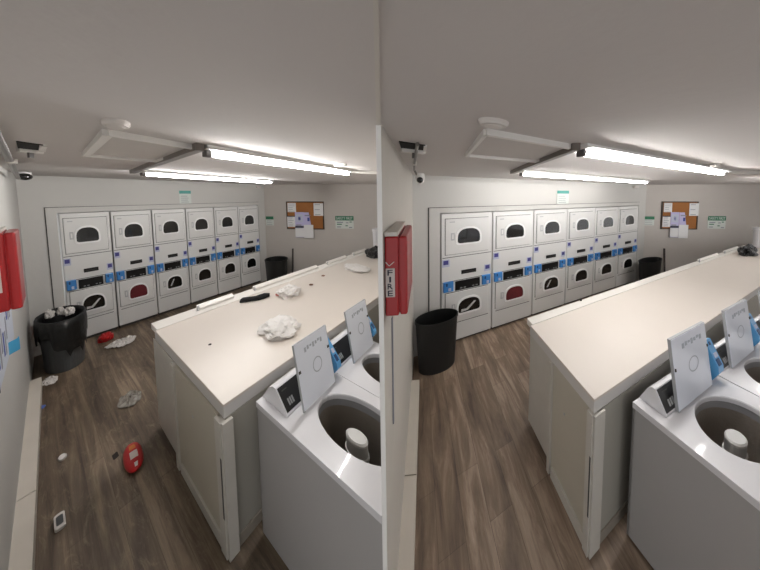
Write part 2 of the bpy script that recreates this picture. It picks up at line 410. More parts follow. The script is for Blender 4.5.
# ------------------------------------------------------------------ dryers
def dome(w, h, cx, cz, n=28, flat=0.34):                             # window outline: flat foot, arched head
    pts = []
    hw = w / 2; r = h * .16
    rx = r * w / h * .8
    for k in range(5):                                               # lower right corner
        t = -pi / 2 + k / 4 * pi / 2; pts.append((cx + hw - rx + rx * cos(t), cz - h / 2 + r + r * sin(t)))
    m = 19
    for k in range(m):
        t = k / (m - 1) * pi
        c, s = cos(t), sin(t)
        e = 2 / 2.5
        x = hw * (abs(c) ** e) * (1 if c >= 0 else -1); z = (h * (1 - flat)) * (abs(s) ** e)
        pts.append((cx + x, cz - h / 2 + h * flat + z))
    for k in range(5):
        t = pi + k / 4 * pi / 2; pts.append((cx - hw + rx + rx * cos(t), cz - h / 2 + r + r * sin(t)))
    return pts
LR.cbp, RR.cbp = .045, .028
ORD = ['first', 'second', 'third', 'fourth', 'fifth', 'sixth']
def dryer(R, i):
    a = R.a; W = R.dw * a; D = .60
    base = P(R, DR_U0 + R.du + i * R.dw, .008)
    where = {0: 'nearest the red cabinet', 1: 'with red laundry behind its lower window', 2: 'third from the red cabinet', 3: 'fourth from the red cabinet', 4: 'fifth from the red cabinet', 5: 'last in the row'}[i]
    t = empty('stacked_dryer', f'white stacked dryer {where}, {R.place}', 'dryer', base, R.rz, f'stacked dryers along the back wall, {R.place}')
    # local frame: x along the wall, y into the wall, front at y = 0
    g = .006 * a / .6
    bm = bmesh.new(); box(bm, g, W - g, 0, D, .045, DR_TOP, .006); mesh_obj('cabinet', bm, 'enamel_dull', t)
    bm = bmesh.new(); box(bm, g * 2, W - g * 2, .035, D - .05, 0, .045); mesh_obj('toe_kick', bm, 'seam', t)
    def grooves(name, x0, x1, z):
        bm = bmesh.new(); box(bm, x0, x1, -.0015, .002, z - .004, z + .004); mesh_obj(name, bm, 'seam', t)
    grooves('groove', .02 * a, W - .02 * a, 1.245); grooves('groove', .02 * a, W - .02 * a, .905); grooves('groove', .06 * a, W - .06 * a, .30)
    for (nm, z0, z1, cx, wz, ww, wh) in (('upper_door', 1.285, 1.775, .365, 1.535, .315, .205), ('lower_door', .345, .745, .375, .535, .31, .20)):
        x0, x1 = .055 * a, .655 * a
        bm = bmesh.new(); box(bm, x0 - .005 * a, x1 + .005 * a, -.001, .002, z0 - .006, z1 + .006); mesh_obj('door_gap', bm, 'seam', t)
        bm = bmesh.new(); box(bm, x0, x1, -.014, 0, z0, z1, .006); d = mesh_obj(nm, bm, 'enamel_dull', t)
        o_ = dome(ww * a + .05 * a, wh + .045, cx * a, wz); i_ = dome(ww * a, wh, cx * a, wz - .002)
        bm = bmesh.new(); plate(bm, o_, -.026, -.012, hole=i_); mesh_obj('window_bezel', bm, 'bezel', d)
        bm = bmesh.new(); plate(bm, dome(ww * a + .004 * a, wh + .004, cx * a, wz - .002), -.019, -.012)
        gm = 'glass'
        if nm == 'lower_door' and i == 1: gm = 'laundry_red'
        gl = mesh_obj('window', bm, gm, d)
        if gm == 'laundry_red': gl['label'] = 'window with dark red laundry behind it'
        if nm == 'lower_door' and i in (0, 2):
            bm = bmesh.new(); q = [((cx - .115) * a, wz - .088), ((cx - .02) * a, wz - .08), ((cx + .10) * a, wz + .03), ((cx + .07) * a, wz + .035), ((cx - .04) * a, wz - .055), ((cx - .11) * a, wz - .05)]
            if i == 2: q = [((cx - .10) * a, wz - .06), ((cx - .03) * a, wz + .05), ((cx - .0) * a, wz + .055), ((cx - .07) * a, wz - .06)]  # third dryer: only a plain pale diagonal streak across the window
            plate(bm, q, -.0205, -.0185); mesh_obj('laundry', bm, 'laundry_white' if i == 0 else 'recess', d)
        bm = bmesh.new(); hx = (cx - ww / 2 - .085) * a; box(bm, hx, hx + .05 * a, -.0165, -.013, wz - .055, wz + .05, .002); mesh_obj('handle', bm, 'recess', d)
        bm = bmesh.new(); box(bm, hx + .012 * a, hx + .034 * a, -.020, -.016, wz - .035, wz + .03, .002); mesh_obj('latch', bm, 'enamel_dull', d)
        if nm == 'upper_door':
            bm = bmesh.new(); box(bm, x0 + .05 * a, x0 + .12 * a, -.0155, -.0135, z1 - .05, z1 - .035); mesh_obj('badge', bm, 'recess', d)
    # coin slot, control panel, coin boxes, stickers
    bm = bmesh.new(); box(bm, .27 * a, .48 * a, -.008, .001, .985, 1.04, .003); s = mesh_obj('coin_slot', bm, 'panel_black', t)
    bm = bmesh.new(); box(bm, .29 * a, .46 * a, -.0095, -.0075, 1.008, 1.014); mesh_obj('slot_mark', bm, 'seam', s)
    bm = bmesh.new(); box(bm, .185 * a, .535 * a, -.010, .001, .765, .895, .003); cp = mesh_obj('control_panel', bm, 'panel_black', t)
    for k, x in enumerate((.25, .30, .42, .47)):
        bm = bmesh.new(); box(bm, x * a, (x + .03) * a, -.0115, -.0095, .785, .80); mesh_obj('button', bm, 'panel_mark', cp)
    for x0, x1 in ((.025, .155), (.565, .69)):
        bm = bmesh.new(); box(bm, x0 * a, x1 * a, -R.cbp, .001, .775, .915, .008); cb = mesh_obj('coin_box', bm, 'blue', t)
        bm = bmesh.new(); box(bm, (x0 + .06) * a, (x0 + .095) * a, -R.cbp - .003, -R.cbp + .001, .79, .83); mesh_obj('coin_box_label', bm, 'sticker_white', cb)
        bm = bmesh.new(); box(bm, (x0 + .03) * a, (x0 + .05) * a, -R.cbp - .003, -R.cbp + .001, .86, .90); mesh_obj('coin_box_lock', bm, 'blue_dark', cb)
    for x0, z0 in ((.015, 1.12), (.605, .965)):
        bm = bmesh.new(); box(bm, x0 * a, (x0 + .095) * a, -.0025, .001, z0, z0 + .10); st = mesh_obj('sticker', bm, 'sticker_white', t)
        bm = bmesh.new(); box(bm, (x0 + .015) * a, (x0 + .08) * a, -.0035, -.002, z0 + .03, z0 + .088); mesh_obj('sticker_print', bm, 'purple', st)
for R in (LR, RR):
    for i in range(6): dryer(R, i)

# ------------------------------------------------------------------ folding counter: worktop and the cabinet under it
TOP_Z = .92
def counter(R):
    dv = R.cd
    zt = TOP_Z if R is LR else .955; du = 0.0 if R is LR else -.03
    uend = lambda v: 5.0 + 2.08 / 1.79 * v - .03                      # where the right-hand wall stands
    def poly(u0, u1, v0, v1, org, far=True):
        pts = [P(R, u0 + du, v0 + dv), P(R, (uend(v0 + dv) if far else u1 + du), v0 + dv), P(R, (uend(v1 + dv) if far else u1 + du), v1 + dv), P(R, u0 + du, v1 + dv)]
        return [((p - org).x, (p - org).y) for p in pts]
    org = P(R, .97, 2.93 + dv, 0)
    wt = empty('folding_worktop', f'long beige laminate folding worktop {"strewn with bags" if R is LR else "with a bare surface"}, {R.place}', 'worktop', org)
    parts = []
    bm = bmesh.new(); prism(bm, poly(.965, 0, 1.97, 2.925, org), zt - .016, zt, .002); parts.append(mesh_obj('laminate_top', bm, 'worktop', wt))
    bm = bmesh.new(); prism(bm, poly(.97, 0, 1.95, 2.92, org), zt - .088, zt - .0165); ap = mesh_obj('apron', bm, 'apron', wt); parts.append(ap)
    bm = bmesh.new(); prism(bm, poly(.985, 0, 1.835, 1.968, org), zt - .05, zt + .004, .002); bs = mesh_obj('back_strip', bm, 'strip', wt); parts.append(bs)
    # lifted hinge flaps along the white strip
    for (ua, ub) in R.flaps:
        A = P(R, ua, 1.90 + dv, zt + .006) - org; B = P(R, ub, 1.90 + dv, zt + .006) - org
        d = (B - A).normalized(); n = Vector((-d.y, d.x, 0)); k = .022 / max(.4, R.b)
        bm = bmesh.new()
        wv = R.sv * .03
        n = Vector((R.V.x, R.V.y, 0))
        q = [A - n * wv, B - n * wv, B + n * wv * .2, A + n * wv * .2]
        b2 = bmesh.new(); lo = [b2.verts.new(p) for p in q]
        hi = [b2.verts.new(p + Vector((0, 0, .045 if j < 2 else .022))) for j, p in enumerate(q)]
        b2.faces.new(lo[::-1]); b2.faces.new(hi)
        for j in range(4): b2.faces.new((lo[j], lo[(j + 1) % 4], hi[(j + 1) % 4], hi[j]))
        join(bm, b2); f = mesh_obj('edge_flap', bm, 'strip', wt); parts.append(f)
        bm = bmesh.new(); A2 = A + n * wv * .2; box(bm, -.006, .006, -.006, .006, 0, .05, .002, Matrix.Translation(A2)); parts.append(mesh_obj('flap_end', bm, 'recess', f))
    bm = bmesh.new(); A = P(R, 1.62, 1.85 + dv, zt + .004) - org; box(bm, -.008, .008, -.006, .006, 0, .022, .003, Matrix.Translation(A)); parts.append(mesh_obj('screw_hook', bm, 'seam', wt))
    for o in parts: cut_at_divider(R, o)
    # cabinet
    org = P(R, 1.0, 2.88 + dv, 0)
    cb = empty('counter_cabinet', f'long cream counter cabinet under the folding worktop, {R.place}', 'cabinet', org)
    parts = []
    zc = zt - .089
    sp_v = 2.25 if R is LR else 2.31
    dv, du = (.06, -.03) if R is LR else (-.05, -.035)
    bm = bmesh.new(); prism(bm, poly(1.0, 0, 1.88, 2.865, org), .06, zc); parts.append(mesh_obj('carcass', bm, 'cab_side', cb))
    bm = bmesh.new(); prism(bm, poly(1.03, 0, 1.93, 2.86, org), 0, .06); parts.append(mesh_obj('plinth', bm, 'kick', cb))
    bm = bmesh.new(); prism(bm, poly(.992, 1.0, 1.86, sp_v - .005, org, False), .03, zc, .001); parts.append(mesh_obj('side_panel', bm, 'post', cb))
    bm = bmesh.new(); prism(bm, poly(.978, 1.0, sp_v + .04, 2.83, org, False), .0, zc, .001); pn = mesh_obj('end_panel', bm, 'cab', cb); parts.append(pn)
    bm = bmesh.new(); prism(bm, poly(.962, .99, sp_v + .06, 2.83, org, False), .0, .075, .001); parts.append(mesh_obj('kick_board', bm, 'post', cb))
    bm = bmesh.new(); prism(bm, poly(.958, 1.0, sp_v, sp_v + .04, org, False), .0, zc, .001); parts.append(mesh_obj('panel_post', bm, 'post', cb))
    bm = bmesh.new(); prism(bm, poly(.955, 1.0, 2.815, 2.868, org, False), .0, zc, .001); parts.append(mesh_obj('corner_post', bm, 'post', cb))
    bm = bmesh.new(); prism(bm, poly(.965, 1.05, 2.869, 2.885, org, False), .0, zc, .001); parts.append(mesh_obj('corner_post', bm, 'post', cb))
    bm = bmesh.new(); prism(bm, poly(.9545, .9555, 2.855, 2.868, org, False), .25, .62); parts.append(mesh_obj('paint_chip', bm, 'seam', cb))
    bm = bmesh.new(); prism(bm, poly(.974, .978, 2.52, 2.535, org, False), .60, .614); parts.append(mesh_obj('knob', bm, 'recess', pn))
    bm = bmesh.new(); prism(bm, poly(1.06, 0, 2.866, 2.874, org), .0, .07); parts.append(mesh_obj('kick_board', bm, 'kick', cb))
    for o in parts: cut_at_divider(R, o)
    R.zt = zt
LR.flaps = [(1.50, 2.03), (2.40, 4.0), (4.33, 5.10), (5.42, 6.1)]
RR.flaps = [(4.30, 5.10), (5.38, 6.15)]
counter(LR); counter(RR)

# ------------------------------------------------------------------ washing machines
WT = .872
def washer(R, i, n):
    a, b = R.a, R.b
    u0 = R.wu + .662 * i
    W = .65 * a; D = .78 * b
    z0 = WT
    rz = R.rz - (0 if R is LR else radians(R.wrot))
    pos = P(R, u0, 2.985 + R.wd)
    if R is RR:                                                      # the row keeps one straight line
        s = P(R, R.wu, 2.985 + R.wd); dx = Vector((cos(rz), sin(rz), 0)); pos = s + dx * (.662 * i * a)
    where = ['nearest the counter corner', 'second from the counter corner', 'third from the counter corner'][i]
    t = empty('top_load_washer', f'white washer with raised lid, {where}, {R.place}', 'washing machine', pos, rz, f'top-load washers {R.place}')
    # local frame: x along the row, y = -depth (front at y = -D), z up
    parts = []
    def add(name, bm, m, par=None, smooth=False):
        o = mesh_obj(name, bm, m, par or t, smooth); parts.append(o); return o
    zs = z0 - .035
    bm = bmesh.new()
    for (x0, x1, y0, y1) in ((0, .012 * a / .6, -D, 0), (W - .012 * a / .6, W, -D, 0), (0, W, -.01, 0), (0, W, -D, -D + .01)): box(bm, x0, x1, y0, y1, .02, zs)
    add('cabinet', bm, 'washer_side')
    for x in (.04, W - .04):
        for y in (-.05, -D + .05): bm = bmesh.new(); lathe(bm, [(.018, 0), (.018, .02)], seg=12, cx=x, cy=y); add('foot', bm, 'seam')
    # deck with the loading hole
    cx, cy, rx, ry = (.345 if R is LR else .328) * a, (-.445 if R is LR else -.432) * b, .205 * a, .205 * b
    N = 72
    x0, x1, y0, y1 = -.004, W + .0, -D - .004, .0
    angs = sorted(set([k * 2 * pi / N for k in range(N)] + [atan2(y - cy, x - cx) % (2 * pi) for x in (x0, x1) for y in (y0, y1)]))
    def rect_pt(t):
        c, s = cos(t), sin(t); k = 1e9
        if c > 1e-9: k = min(k, (x1 - cx) / c)
        if c < -1e-9: k = min(k, (x0 - cx) / c)
        if s > 1e-9: k = min(k, (y1 - cy) / s)
        if s < -1e-9: k = min(k, (y0 - cy) / s)
        return (cx + c * k, cy + s * k)
    def ell(t, f=1.0):
        c, s = cos(t), sin(t); k = 1 / sqrt((c / rx) ** 2 + (s / ry) ** 2); return (cx + c * k * f, cy + s * k * f)
    bm = bmesh.new()
    o1 = [bm.verts.new((*rect_pt(t_), z0)) for t_ in angs]; i1 = [bm.verts.new((*ell(t_, 1.02), z0)) for t_ in angs]; i2 = [bm.verts.new((*ell(t_), z0 - .006)) for t_ in angs]
    o2 = [bm.verts.new((*rect_pt(t_), zs + .001)) for t_ in angs]; i3 = [bm.verts.new((*ell(t_), z0 - .03)) for t_ in angs]
    n_ = len(angs)
    for k in range(n_):
        j = (k + 1) % n_
        bm.faces.new((o1[k], o1[j], i1[j], i1[k])); bm.faces.new((i1[k], i1[j], i2[j], i2[k])); bm.faces.new((i2[k], i2[j], i3[j], i3[k])); bm.faces.new((o2[k], o2[j], o1[j], o1[k]))
    add('deck', bm, 'washer_top')
    bm = bmesh.new()
    lathe(bm, [(1.0, z0 - .031), (1.015, z0 - .045), (.99, z0 - .07)], rx, ry, 64, cx, cy, False, False); add('tub_ring', bm, 'tub_ring', smooth=True)
    bm = bmesh.new()
    lathe(bm, [(1.03, z0 - .07), (1.0, z0 - .082), (.99, .42), (.90, .36), (.05, .35)], rx, ry, 64, cx, cy, False, True); add('tub', bm, 'tub', smooth=True)
    bm = bmesh.new()
    ax, ay = (.35 if R is LR else .335) * a, (-.435 if R is LR else -.425) * b
    lathe(bm, [(.085, .351), (.075, .45), (.058, .56), (.050, .66), (.049, .70), (.052, .70), (.052, .715), (.046, .715), (.046, .775)], a * 1.15, b * 1.15, 32, ax, ay, False, False); ag = add('agitator', bm, 'agit', smooth=False)
    bm = bmesh.new(); lathe(bm, [(.046, .775), (.047, .788), (.040, .796), (.006, .797)], a * 1.15, b * 1.15, 32, ax, ay, False, True); add('agitator_cap', bm, 'agit_cap', ag)
    # console
    x0c, x1c = .055 * a, W - .006
    prof = [(0, z0 + .001), (-.055 * b, z0 + .095), (-.085 * b, z0 + .118), (-.105 * b, z0 + .118), (-.182 * b, z0 + .012), (-.182 * b, z0 + .001)]
    bm = bmesh.new()
    l_ = [bm.verts.new((x0c, y, z)) for y, z in prof]; r_ = [bm.verts.new((x1c, y, z)) for y, z in prof]
    bm.faces.new(l_); bm.faces.new(r_[::-1])
    for k in range(len(prof)): j = (k + 1) % len(prof); bm.faces.new((l_[k], r_[k], r_[j], l_[j]))
    con = add('console', bm, 'washer_top')
    # slanted control face
    pA = Vector((0, -.105 * b, z0 + .118)); pB = Vector((0, -.182 * b, z0 + .012)); dn = (pB - pA); ln = dn.length; dn.normalize(); nn = Vector((0, dn.z, -dn.y)); nn = nn if nn.z > 0 else -nn
    def face_box(x0, x1, s0, s1, h0, h1):
        b2 = bmesh.new(); bmesh.ops.create_cube(b2, size=1)
        for v in b2.verts:
            q = pA + dn * ((s0 + (v.co.y + .5) * (s1 - s0)) * ln) + nn * (h0 + (v.co.z + .5) * (h1 - h0)); v.co = Vector((x0 + (v.co.x + .5) * (x1 - x0), q.y, q.z))
        return b2
    bm = bmesh.new(); join(bm, face_box(x0c + .010 * a, x1c - .01 * a, .05, .95, -.002, .003)); cf = add('control_panel', bm, 'panel_black', con)
    for xk in (.105, .125, .145):
        bm = bmesh.new(); join(bm, face_box(xk * a, (xk + .013) * a, .55, .80, .002, .005)); add('button', bm, 'panel_mark', cf)
    bm = bmesh.new(); join(bm, face_box((.09) * a, (.14) * a, .20, .24, .002, .004)); add('panel_print', bm, 'seam', cf)
    # blue coin box on the console beside the lid
    q = [(-.10 * b, z0 + .012), (-.09 * b, z0 + .235), (-.13 * b, z0 + .255), (-.225 * b, z0 + .115), (-.23 * b, z0 + .08), (-.19 * b, z0 + .012)]
    xa, xb = ((.585 + .02 * i) * a, (.642 + .02 * i) * a) if R is LR else (.548 * a, .615 * a)
    bm = bmesh.new(); l_ = [bm.verts.new((xa, y, z)) for y, z in q]; r_ = [bm.verts.new((xb, y, z)) for y, z in q]
    bm.faces.new(l_); bm.faces.new(r_[::-1])
    for k in range(6): j = (k + 1) % 6; bm.faces.new((l_[k], r_[k], r_[j], l_[j]))
    cbx = add('coin_box', bm, 'blue_light', con)
    qa, qb = Vector((0, q[2][0], q[2][1])), Vector((0, q[3][0], q[3][1])); qd = (qb - qa); qn = Vector((0, qd.z, -qd.y)).normalized(); qn = qn if qn.z > 0 else -qn
    for nm_, s0, s1, x0_, x1_, mm in (('coin_slot', .72, .95, .2, .75, 'blue_dark'), ('coin_label', .50, .66, .25, .8, 'sticker_white'), ('box_lock', .08, .2, .35, .6, 'blue_dark')):
        bm = bmesh.new(); vs_ = []
        for h in (-.001, .0025): vs_.append([bm.verts.new(Vector((xa + (xb - xa) * x_, 0, 0)) + qa + qd * s_ + qn * h) for x_, s_ in ((x0_, s0), (x1_, s0), (x1_, s1), (x0_, s1))])
        bm.faces.new(vs_[0][::-1]); bm.faces.new(vs_[1])
        for k in range(4): j = (k + 1) % 4; bm.faces.new((vs_[0][k], vs_[0][j], vs_[1][j], vs_[1][k]))
        add(nm_, bm, mm, cbx)
    # raised lid
    lx0, lx1 = ((.16 + .035 * i) * a, (.553 + .035 * i) * a) if R is LR else (.142 * a, .520 * a)
    A = Vector((0, -R.lidv0 * b, z0 + .006)); B = Vector((0, -R.lidv1 * b, R.lidz)); dl = (B - A); ll = dl.length; dl.normalize(); nl = Vector((0, dl.z, -dl.y)); nl = nl if nl.y < 0 else -nl
    def lid_box(x0, x1, s0, s1, h0, h1, bev=0):
        b2 = bmesh.new(); bmesh.ops.create_cube(b2, size=1)
        for v in b2.verts:
            q = A + dl * (s0 + (v.co.y + .5) * (s1 - s0)) + nl * (h0 + (v.co.z + .5) * (h1 - h0)); v.co = Vector((x0 + (v.co.x + .5) * (x1 - x0), q.y, q.z))
        if bev: bmesh.ops.bevel(b2, geom=b2.edges[:], offset=bev, segments=2, affect='EDGES')
        return b2
    bm = bmesh.new(); join(bm, lid_box(lx0, lx1, 0, ll, .002, .010, .002)); lid = add('lid', bm, 'lid')
    bm = bmesh.new(); e_ = .009
    join(bm, lid_box(lx0 - .001, lx0 + e_ * a / .6, -.004, ll, -.004, .0085)); join(bm, lid_box(lx1 - e_ * a / .6, lx1 + .001, -.004, ll, -.004, .0085)); join(bm, lid_box(lx0, lx1, ll - e_, ll + .001, -.004, .0085)); add('lid_rim', bm, 'lid_edge', lid)
    for x in (lx0 + .004, lx1 - .014):
        bm = bmesh.new(); join(bm, lid_box(x, x + .010, ll * .55 if x < .3 * a else ll * .62, ll * .55 + .015 if x < .3 * a else ll * .62 + .015, .009, .014)); add('bumper', bm, 'seam', lid)
    bm = bmesh.new()
    for k in range(7):                                               # embossed instructions on the inside of the lid: rows of fine marks
        xx = lx0 + (.10 + .032 * k) * a; join(bm, lid_box(xx, xx + .020 * a, ll * (.80 + .02 * (k % 3)), ll * (.87 + .01 * (k % 2)), .0095, .0115))
    add('embossed_line', bm, 'etched', lid)
    bm = bmesh.new(); b2 = bmesh.new(); 
    c = A + dl * (ll * .50) + nl * .0108
    for k in range(28):
        t0, t1 = k * 2 * pi / 28, (k + 1) * 2 * pi / 28
        q = [c + Vector((1, 0, 0)) * (r * a * cos(tt)) + dl * (r * 1.0 * sin(tt)) * .8 for r, tt in ((.055, t0), (.055, t1), (.047, t1), (.047, t0))]
        b2.faces.new([b2.verts.new(p) for p in q])
    for v in b2.verts: v.co.x += (lx0 + lx1) / 2 + .01
    join(bm, b2); add('embossed_ring', bm, 'etched', lid)
    for o in parts:
        cut_at_divider(R, o)
        if len(o.data.vertices) == 0: bpy.data.objects.remove(o)
LR.wrot, RR.wrot = 0, 2.0
LR.wu, RR.wu = 1.19, 1.195
LR.cbh, RR.cbh = .065, .045
LR.cbx, RR.cbx = .60, .595
LR.lidv0, LR.lidv1, LR.lidz = .222, .163, 1.235
RR.lidv0, RR.lidv1, RR.lidz = .192, .115, 1.262
for i in range(2): washer(LR, i, 2)
for i in range(3): washer(RR, i, 3)

# ------------------------------------------------------------------ ceiling things
def ceil_bar(bm, p, q, w, z0, z1):
    d = (q - p).normalized(); n = Vector((-d.y, d.x, 0)) * (w / 2)
    prism(bm, [((p + n).x, (p + n).y), ((q + n).x, (q + n).y), ((q - n).x, (q - n).y), ((p - n).x, (p - n).y)], z0, z1)
def fluoro(R, A, B, label, lamp='0'):
    p = P(R, A[0] + R.cu, A[1] + R.cv, CEIL); q = P(R, B[0] + R.cu, B[1] + R.cv, CEIL)
    d = (q - p); ln = d.length; rz = atan2(d.y, d.x)
    t = empty('ceiling_light', label, 'light', p, rz, f'fluorescent strip lights {R.place}')
    w = .055
    bm = bmesh.new(); pr = [(-w * .6, 0), (w * .6, 0), (w * .6, -.012), (w, -.024), (-w, -.024), (-w * .6, -.012)]
    l_ = [bm.verts.new((0, y, z)) for y, z in pr]; r_ = [bm.verts.new((ln, y, z)) for y, z in pr]
    bm.faces.new(l_); bm.faces.new(r_[::-1])
    for k in range(6): j = (k + 1) % 6; bm.faces.new((l_[k], r_[k], r_[j], l_[j]))
    mesh_obj('housing', bm, 'light_body', t)
    bm = bmesh.new(); tube(bm, [(.03, 0, -.040), (ln - .03, 0, -.040)], .0145, 14); mesh_obj('fluorescent_tube', bm, 'tube_' + R.key + lamp, t, True)
    for x in (.0, ln - .022):
        bm = bmesh.new(); box(bm, x, x + .022, -.018, .018, -.058, -.0235, .003); mesh_obj('lamp_holder', bm, 'socket', t)
def thing_mesh(name, bm, m, label, cat, group=None, loc=(0, 0, 0), rz=0, smooth=False):
    o = mesh_obj(name, bm, m, None, smooth); put(o, loc, rz); return tag(o, label, cat, group)

def ceiling_things(R):
    pl = R.place; c = lambda u, v, z=CEIL: P(R, u + R.cu, v + R.cv, z)
    fluoro(R, (.902, 2.96), (2.894, 2.871), f'fluorescent strip light above the folding counter, {pl}')
    fluoro(R, (1.107, 1.558), (3.689, 1.265), f'fluorescent light further back, close to the dryers, {pl}', '1')
    if R is RR: fluoro(R, (4.25, 3.0), (6.25, 2.93), f'added fluorescent strip light further along the row above the counter, {pl}')  # lamp added to brighten the far end, where the conduit runs on
    # access hatch
    cs = [c(.41, 2.969), c(.439, 2.342), c(.92, 2.37), c(.88, 2.935)]
    t = empty('ceiling_hatch', f'painted access hatch with raised trim on the ceiling, {pl}', 'hatch', cs[1])
    o = cs[1]; q = [p - o for p in cs]
    bm = bmesh.new(); prism(bm, [(p.x, p.y) for p in q], -.008, 0); mesh_obj('hatch_panel', bm, 'hatch', t)
    w = .020 if R is LR else .017
    for i in range(4):
        bm = bmesh.new(); ceil_bar(bm, q[i], q[(i + 1) % 4], w, -.024, 0); mesh_obj('trim_strip', bm, 'hatch_trim', t)
    # conduit between the two lights
    bm = bmesh.new(); ceil_bar(bm, c(1.04, 1.47), c(.86, 2.985),   .026 if R is LR else .036, CEIL - .035, CEIL)
    thing_mesh('conduit', bm, 'conduit', f'grey ceiling conduit linking the ends of both strip lights, {pl}', 'conduit')
    bm = bmesh.new(); ceil_bar(bm, c(2.92, 2.87), c(3.55, 3.06), .03, CEIL - .03, CEIL)
    thing_mesh('conduit', bm, 'conduit_white', f'white conduit running on beyond the nearer strip light, {pl}', 'conduit')
    # smoke detector
    p = c(.41, 3.09); t = empty('smoke_detector', f'round white smoke detector beside the ceiling hatch, {pl}', 'smoke detector', p, R.rz)
    bm = bmesh.new(); lathe(bm, [(.07, 0), (.07, -.008), (.06, -.016)], R.a * .75, R.b * .62, 32, cap_lo=True, cap_hi=True); mesh_obj('detector_body', bm, 'detector', t)
    bm = bmesh.new(); lathe(bm, [(.045, -.0165), (.035, -.02)], R.a * .75, R.b * .62, 32); mesh_obj('detector_cap', bm, 'detector', t)
    # vent box
    A, B = c(.103, 2.50), c(.214, 2.47); A2, B2 = c(.103, 2.30), c(.214, 2.29)
    mid = (A + B2) / 2; t = empty('ceiling_vent', f'dark ceiling vent with a pale lower lip, {pl}', 'vent', (mid.x, mid.y, CEIL))
    f = lambda p: ((p - mid).x, (p - mid).y)
    bm = bmesh.new(); prism(bm, [f(A), f(B), f(B2), f(A2)], -.006, 0); mesh_obj('vent_opening', bm, 'vent_dark', t)
    bm = bmesh.new(); ceil_bar(bm, A2 - mid, B2 - mid, .03, -.022, 0); mesh_obj('vent_lip', bm, 'hatch_trim', t)
    bm = bmesh.new(); ceil_bar(bm, B - mid, B2 - mid, .016, -.012, 0); mesh_obj('vent_end', bm, 'hatch_trim', t)
    pm = (A2 + B2) / 2 - mid
    bm = bmesh.new(); box(bm, -.006, .006, -.006, .006, -.05, -.02, 0, Matrix.Translation(pm)); mesh_obj('pull_tab', bm, 'socket', t)
    # dome camera with its pipe
    p = P(R, *R.cam_uv, R.cam_z); t = empty('security_camera', f'small white dome security camera high in the wall corner, {pl}', 'camera', (p.x, p.y, R.cam_z - .04), R.rz)
    k = R.cam_k
    bm = bmesh.new(); kx = .55 if R is LR else .9; lathe(bm, [(.02 * k, .088), (.05 * k, .085), (.055 * k, .05), (.045 * k, .015), (.02 * k, -.004)], kx, kx, 24); mesh_obj('camera_body', bm, 'enamel', t, False)
    d = (Vector((0, 0, 2.0)) - Vector((p.x, p.y, 2.27))).normalized(); d = Matrix.Rotation(-R.rz, 3, 'Z') @ d
    bm = bmesh.new(); bmesh.ops.create_uvsphere(bm, u_segments=20, v_segments=12, radius=.032 * k); bmesh.ops.translate(bm, vec=Vector((0, 0, .035)) + d * .032 * k, verts=bm.verts); mesh_obj('lens', bm, 'lens', t, True)
    pts = [P(R, *q) for q in R.pipe]
    bm = bmesh.new(); tube(bm, pts, .014 * (.6 if R is RR else .75), 12)
    t = thing_mesh('wall_pipe', bm, 'pipe', f'grey metal pipe along the ceiling edge above the camera, {pl}', 'pipe')
    for q in R.pipe_clamps:
        bm = bmesh.new(); x = P(R, *q); box(bm, -.013, .013, -.013, .013, -.016, .016, .004, Matrix.Translation(x)); mesh_obj('pipe_clamp', bm, 'conduit_white', t)
    # small ceiling fittings beside the nearer light
    for (u, v, lb) in ((2.32, 3.03, 'small round ceiling fitting beside the nearer strip light'),):
        bm = bmesh.new(); lathe(bm, [(.05, 0), (.045, -.016), (.02, -.02)], R.a, R.b, 20)
        thing_mesh('ceiling_fitting', bm, 'detector', f'{lb}, {pl}', 'ceiling fitting', None, c(u, v), R.rz)
    # white box at the top of the back wall near the corner
    p = P(R, 4.70 + R.cu * 2.2, 0); t = P(R, 4.70 + R.cu * 2.2, 0, 2.285)
    bm = bmesh.new(); box(bm, 0, .16 * R.a, -.05, -.001, -.03, .03, .006)
    thing_mesh('junction_box', bm, 'detector', f'small white junction box high on the back wall, {pl}', 'junction box', None, t, R.rz)
LR.cam_uv, RR.cam_uv = (.105, .62), (.075, 1.25)
LR.cam_k, RR.cam_k = 1.15, .85
LR.cam_z, RR.cam_z = 2.30, 2.235
LR.pipe = [(.045, 2.85, 2.325), (.045, 2.3, 2.325), (.045, 1.75, 2.315), (.045, 1.3, 2.30), (.045, .95, 2.285), (.05, .80, 2.265)]
LR.pipe_clamps = [(.055, 1.9, 2.318)]
RR.pipe = [(.06, 2.45, 2.325), (.05, 2.1, 2.325), (.04, 1.7, 2.315), (.035, 1.35, 2.30), (.05, 1.28, 2.27), (.06, 1.24, 2.255)]
RR.pipe_clamps = [(.04, 1.7, 2.318)]
ceiling_things(LR); ceiling_things(RR)

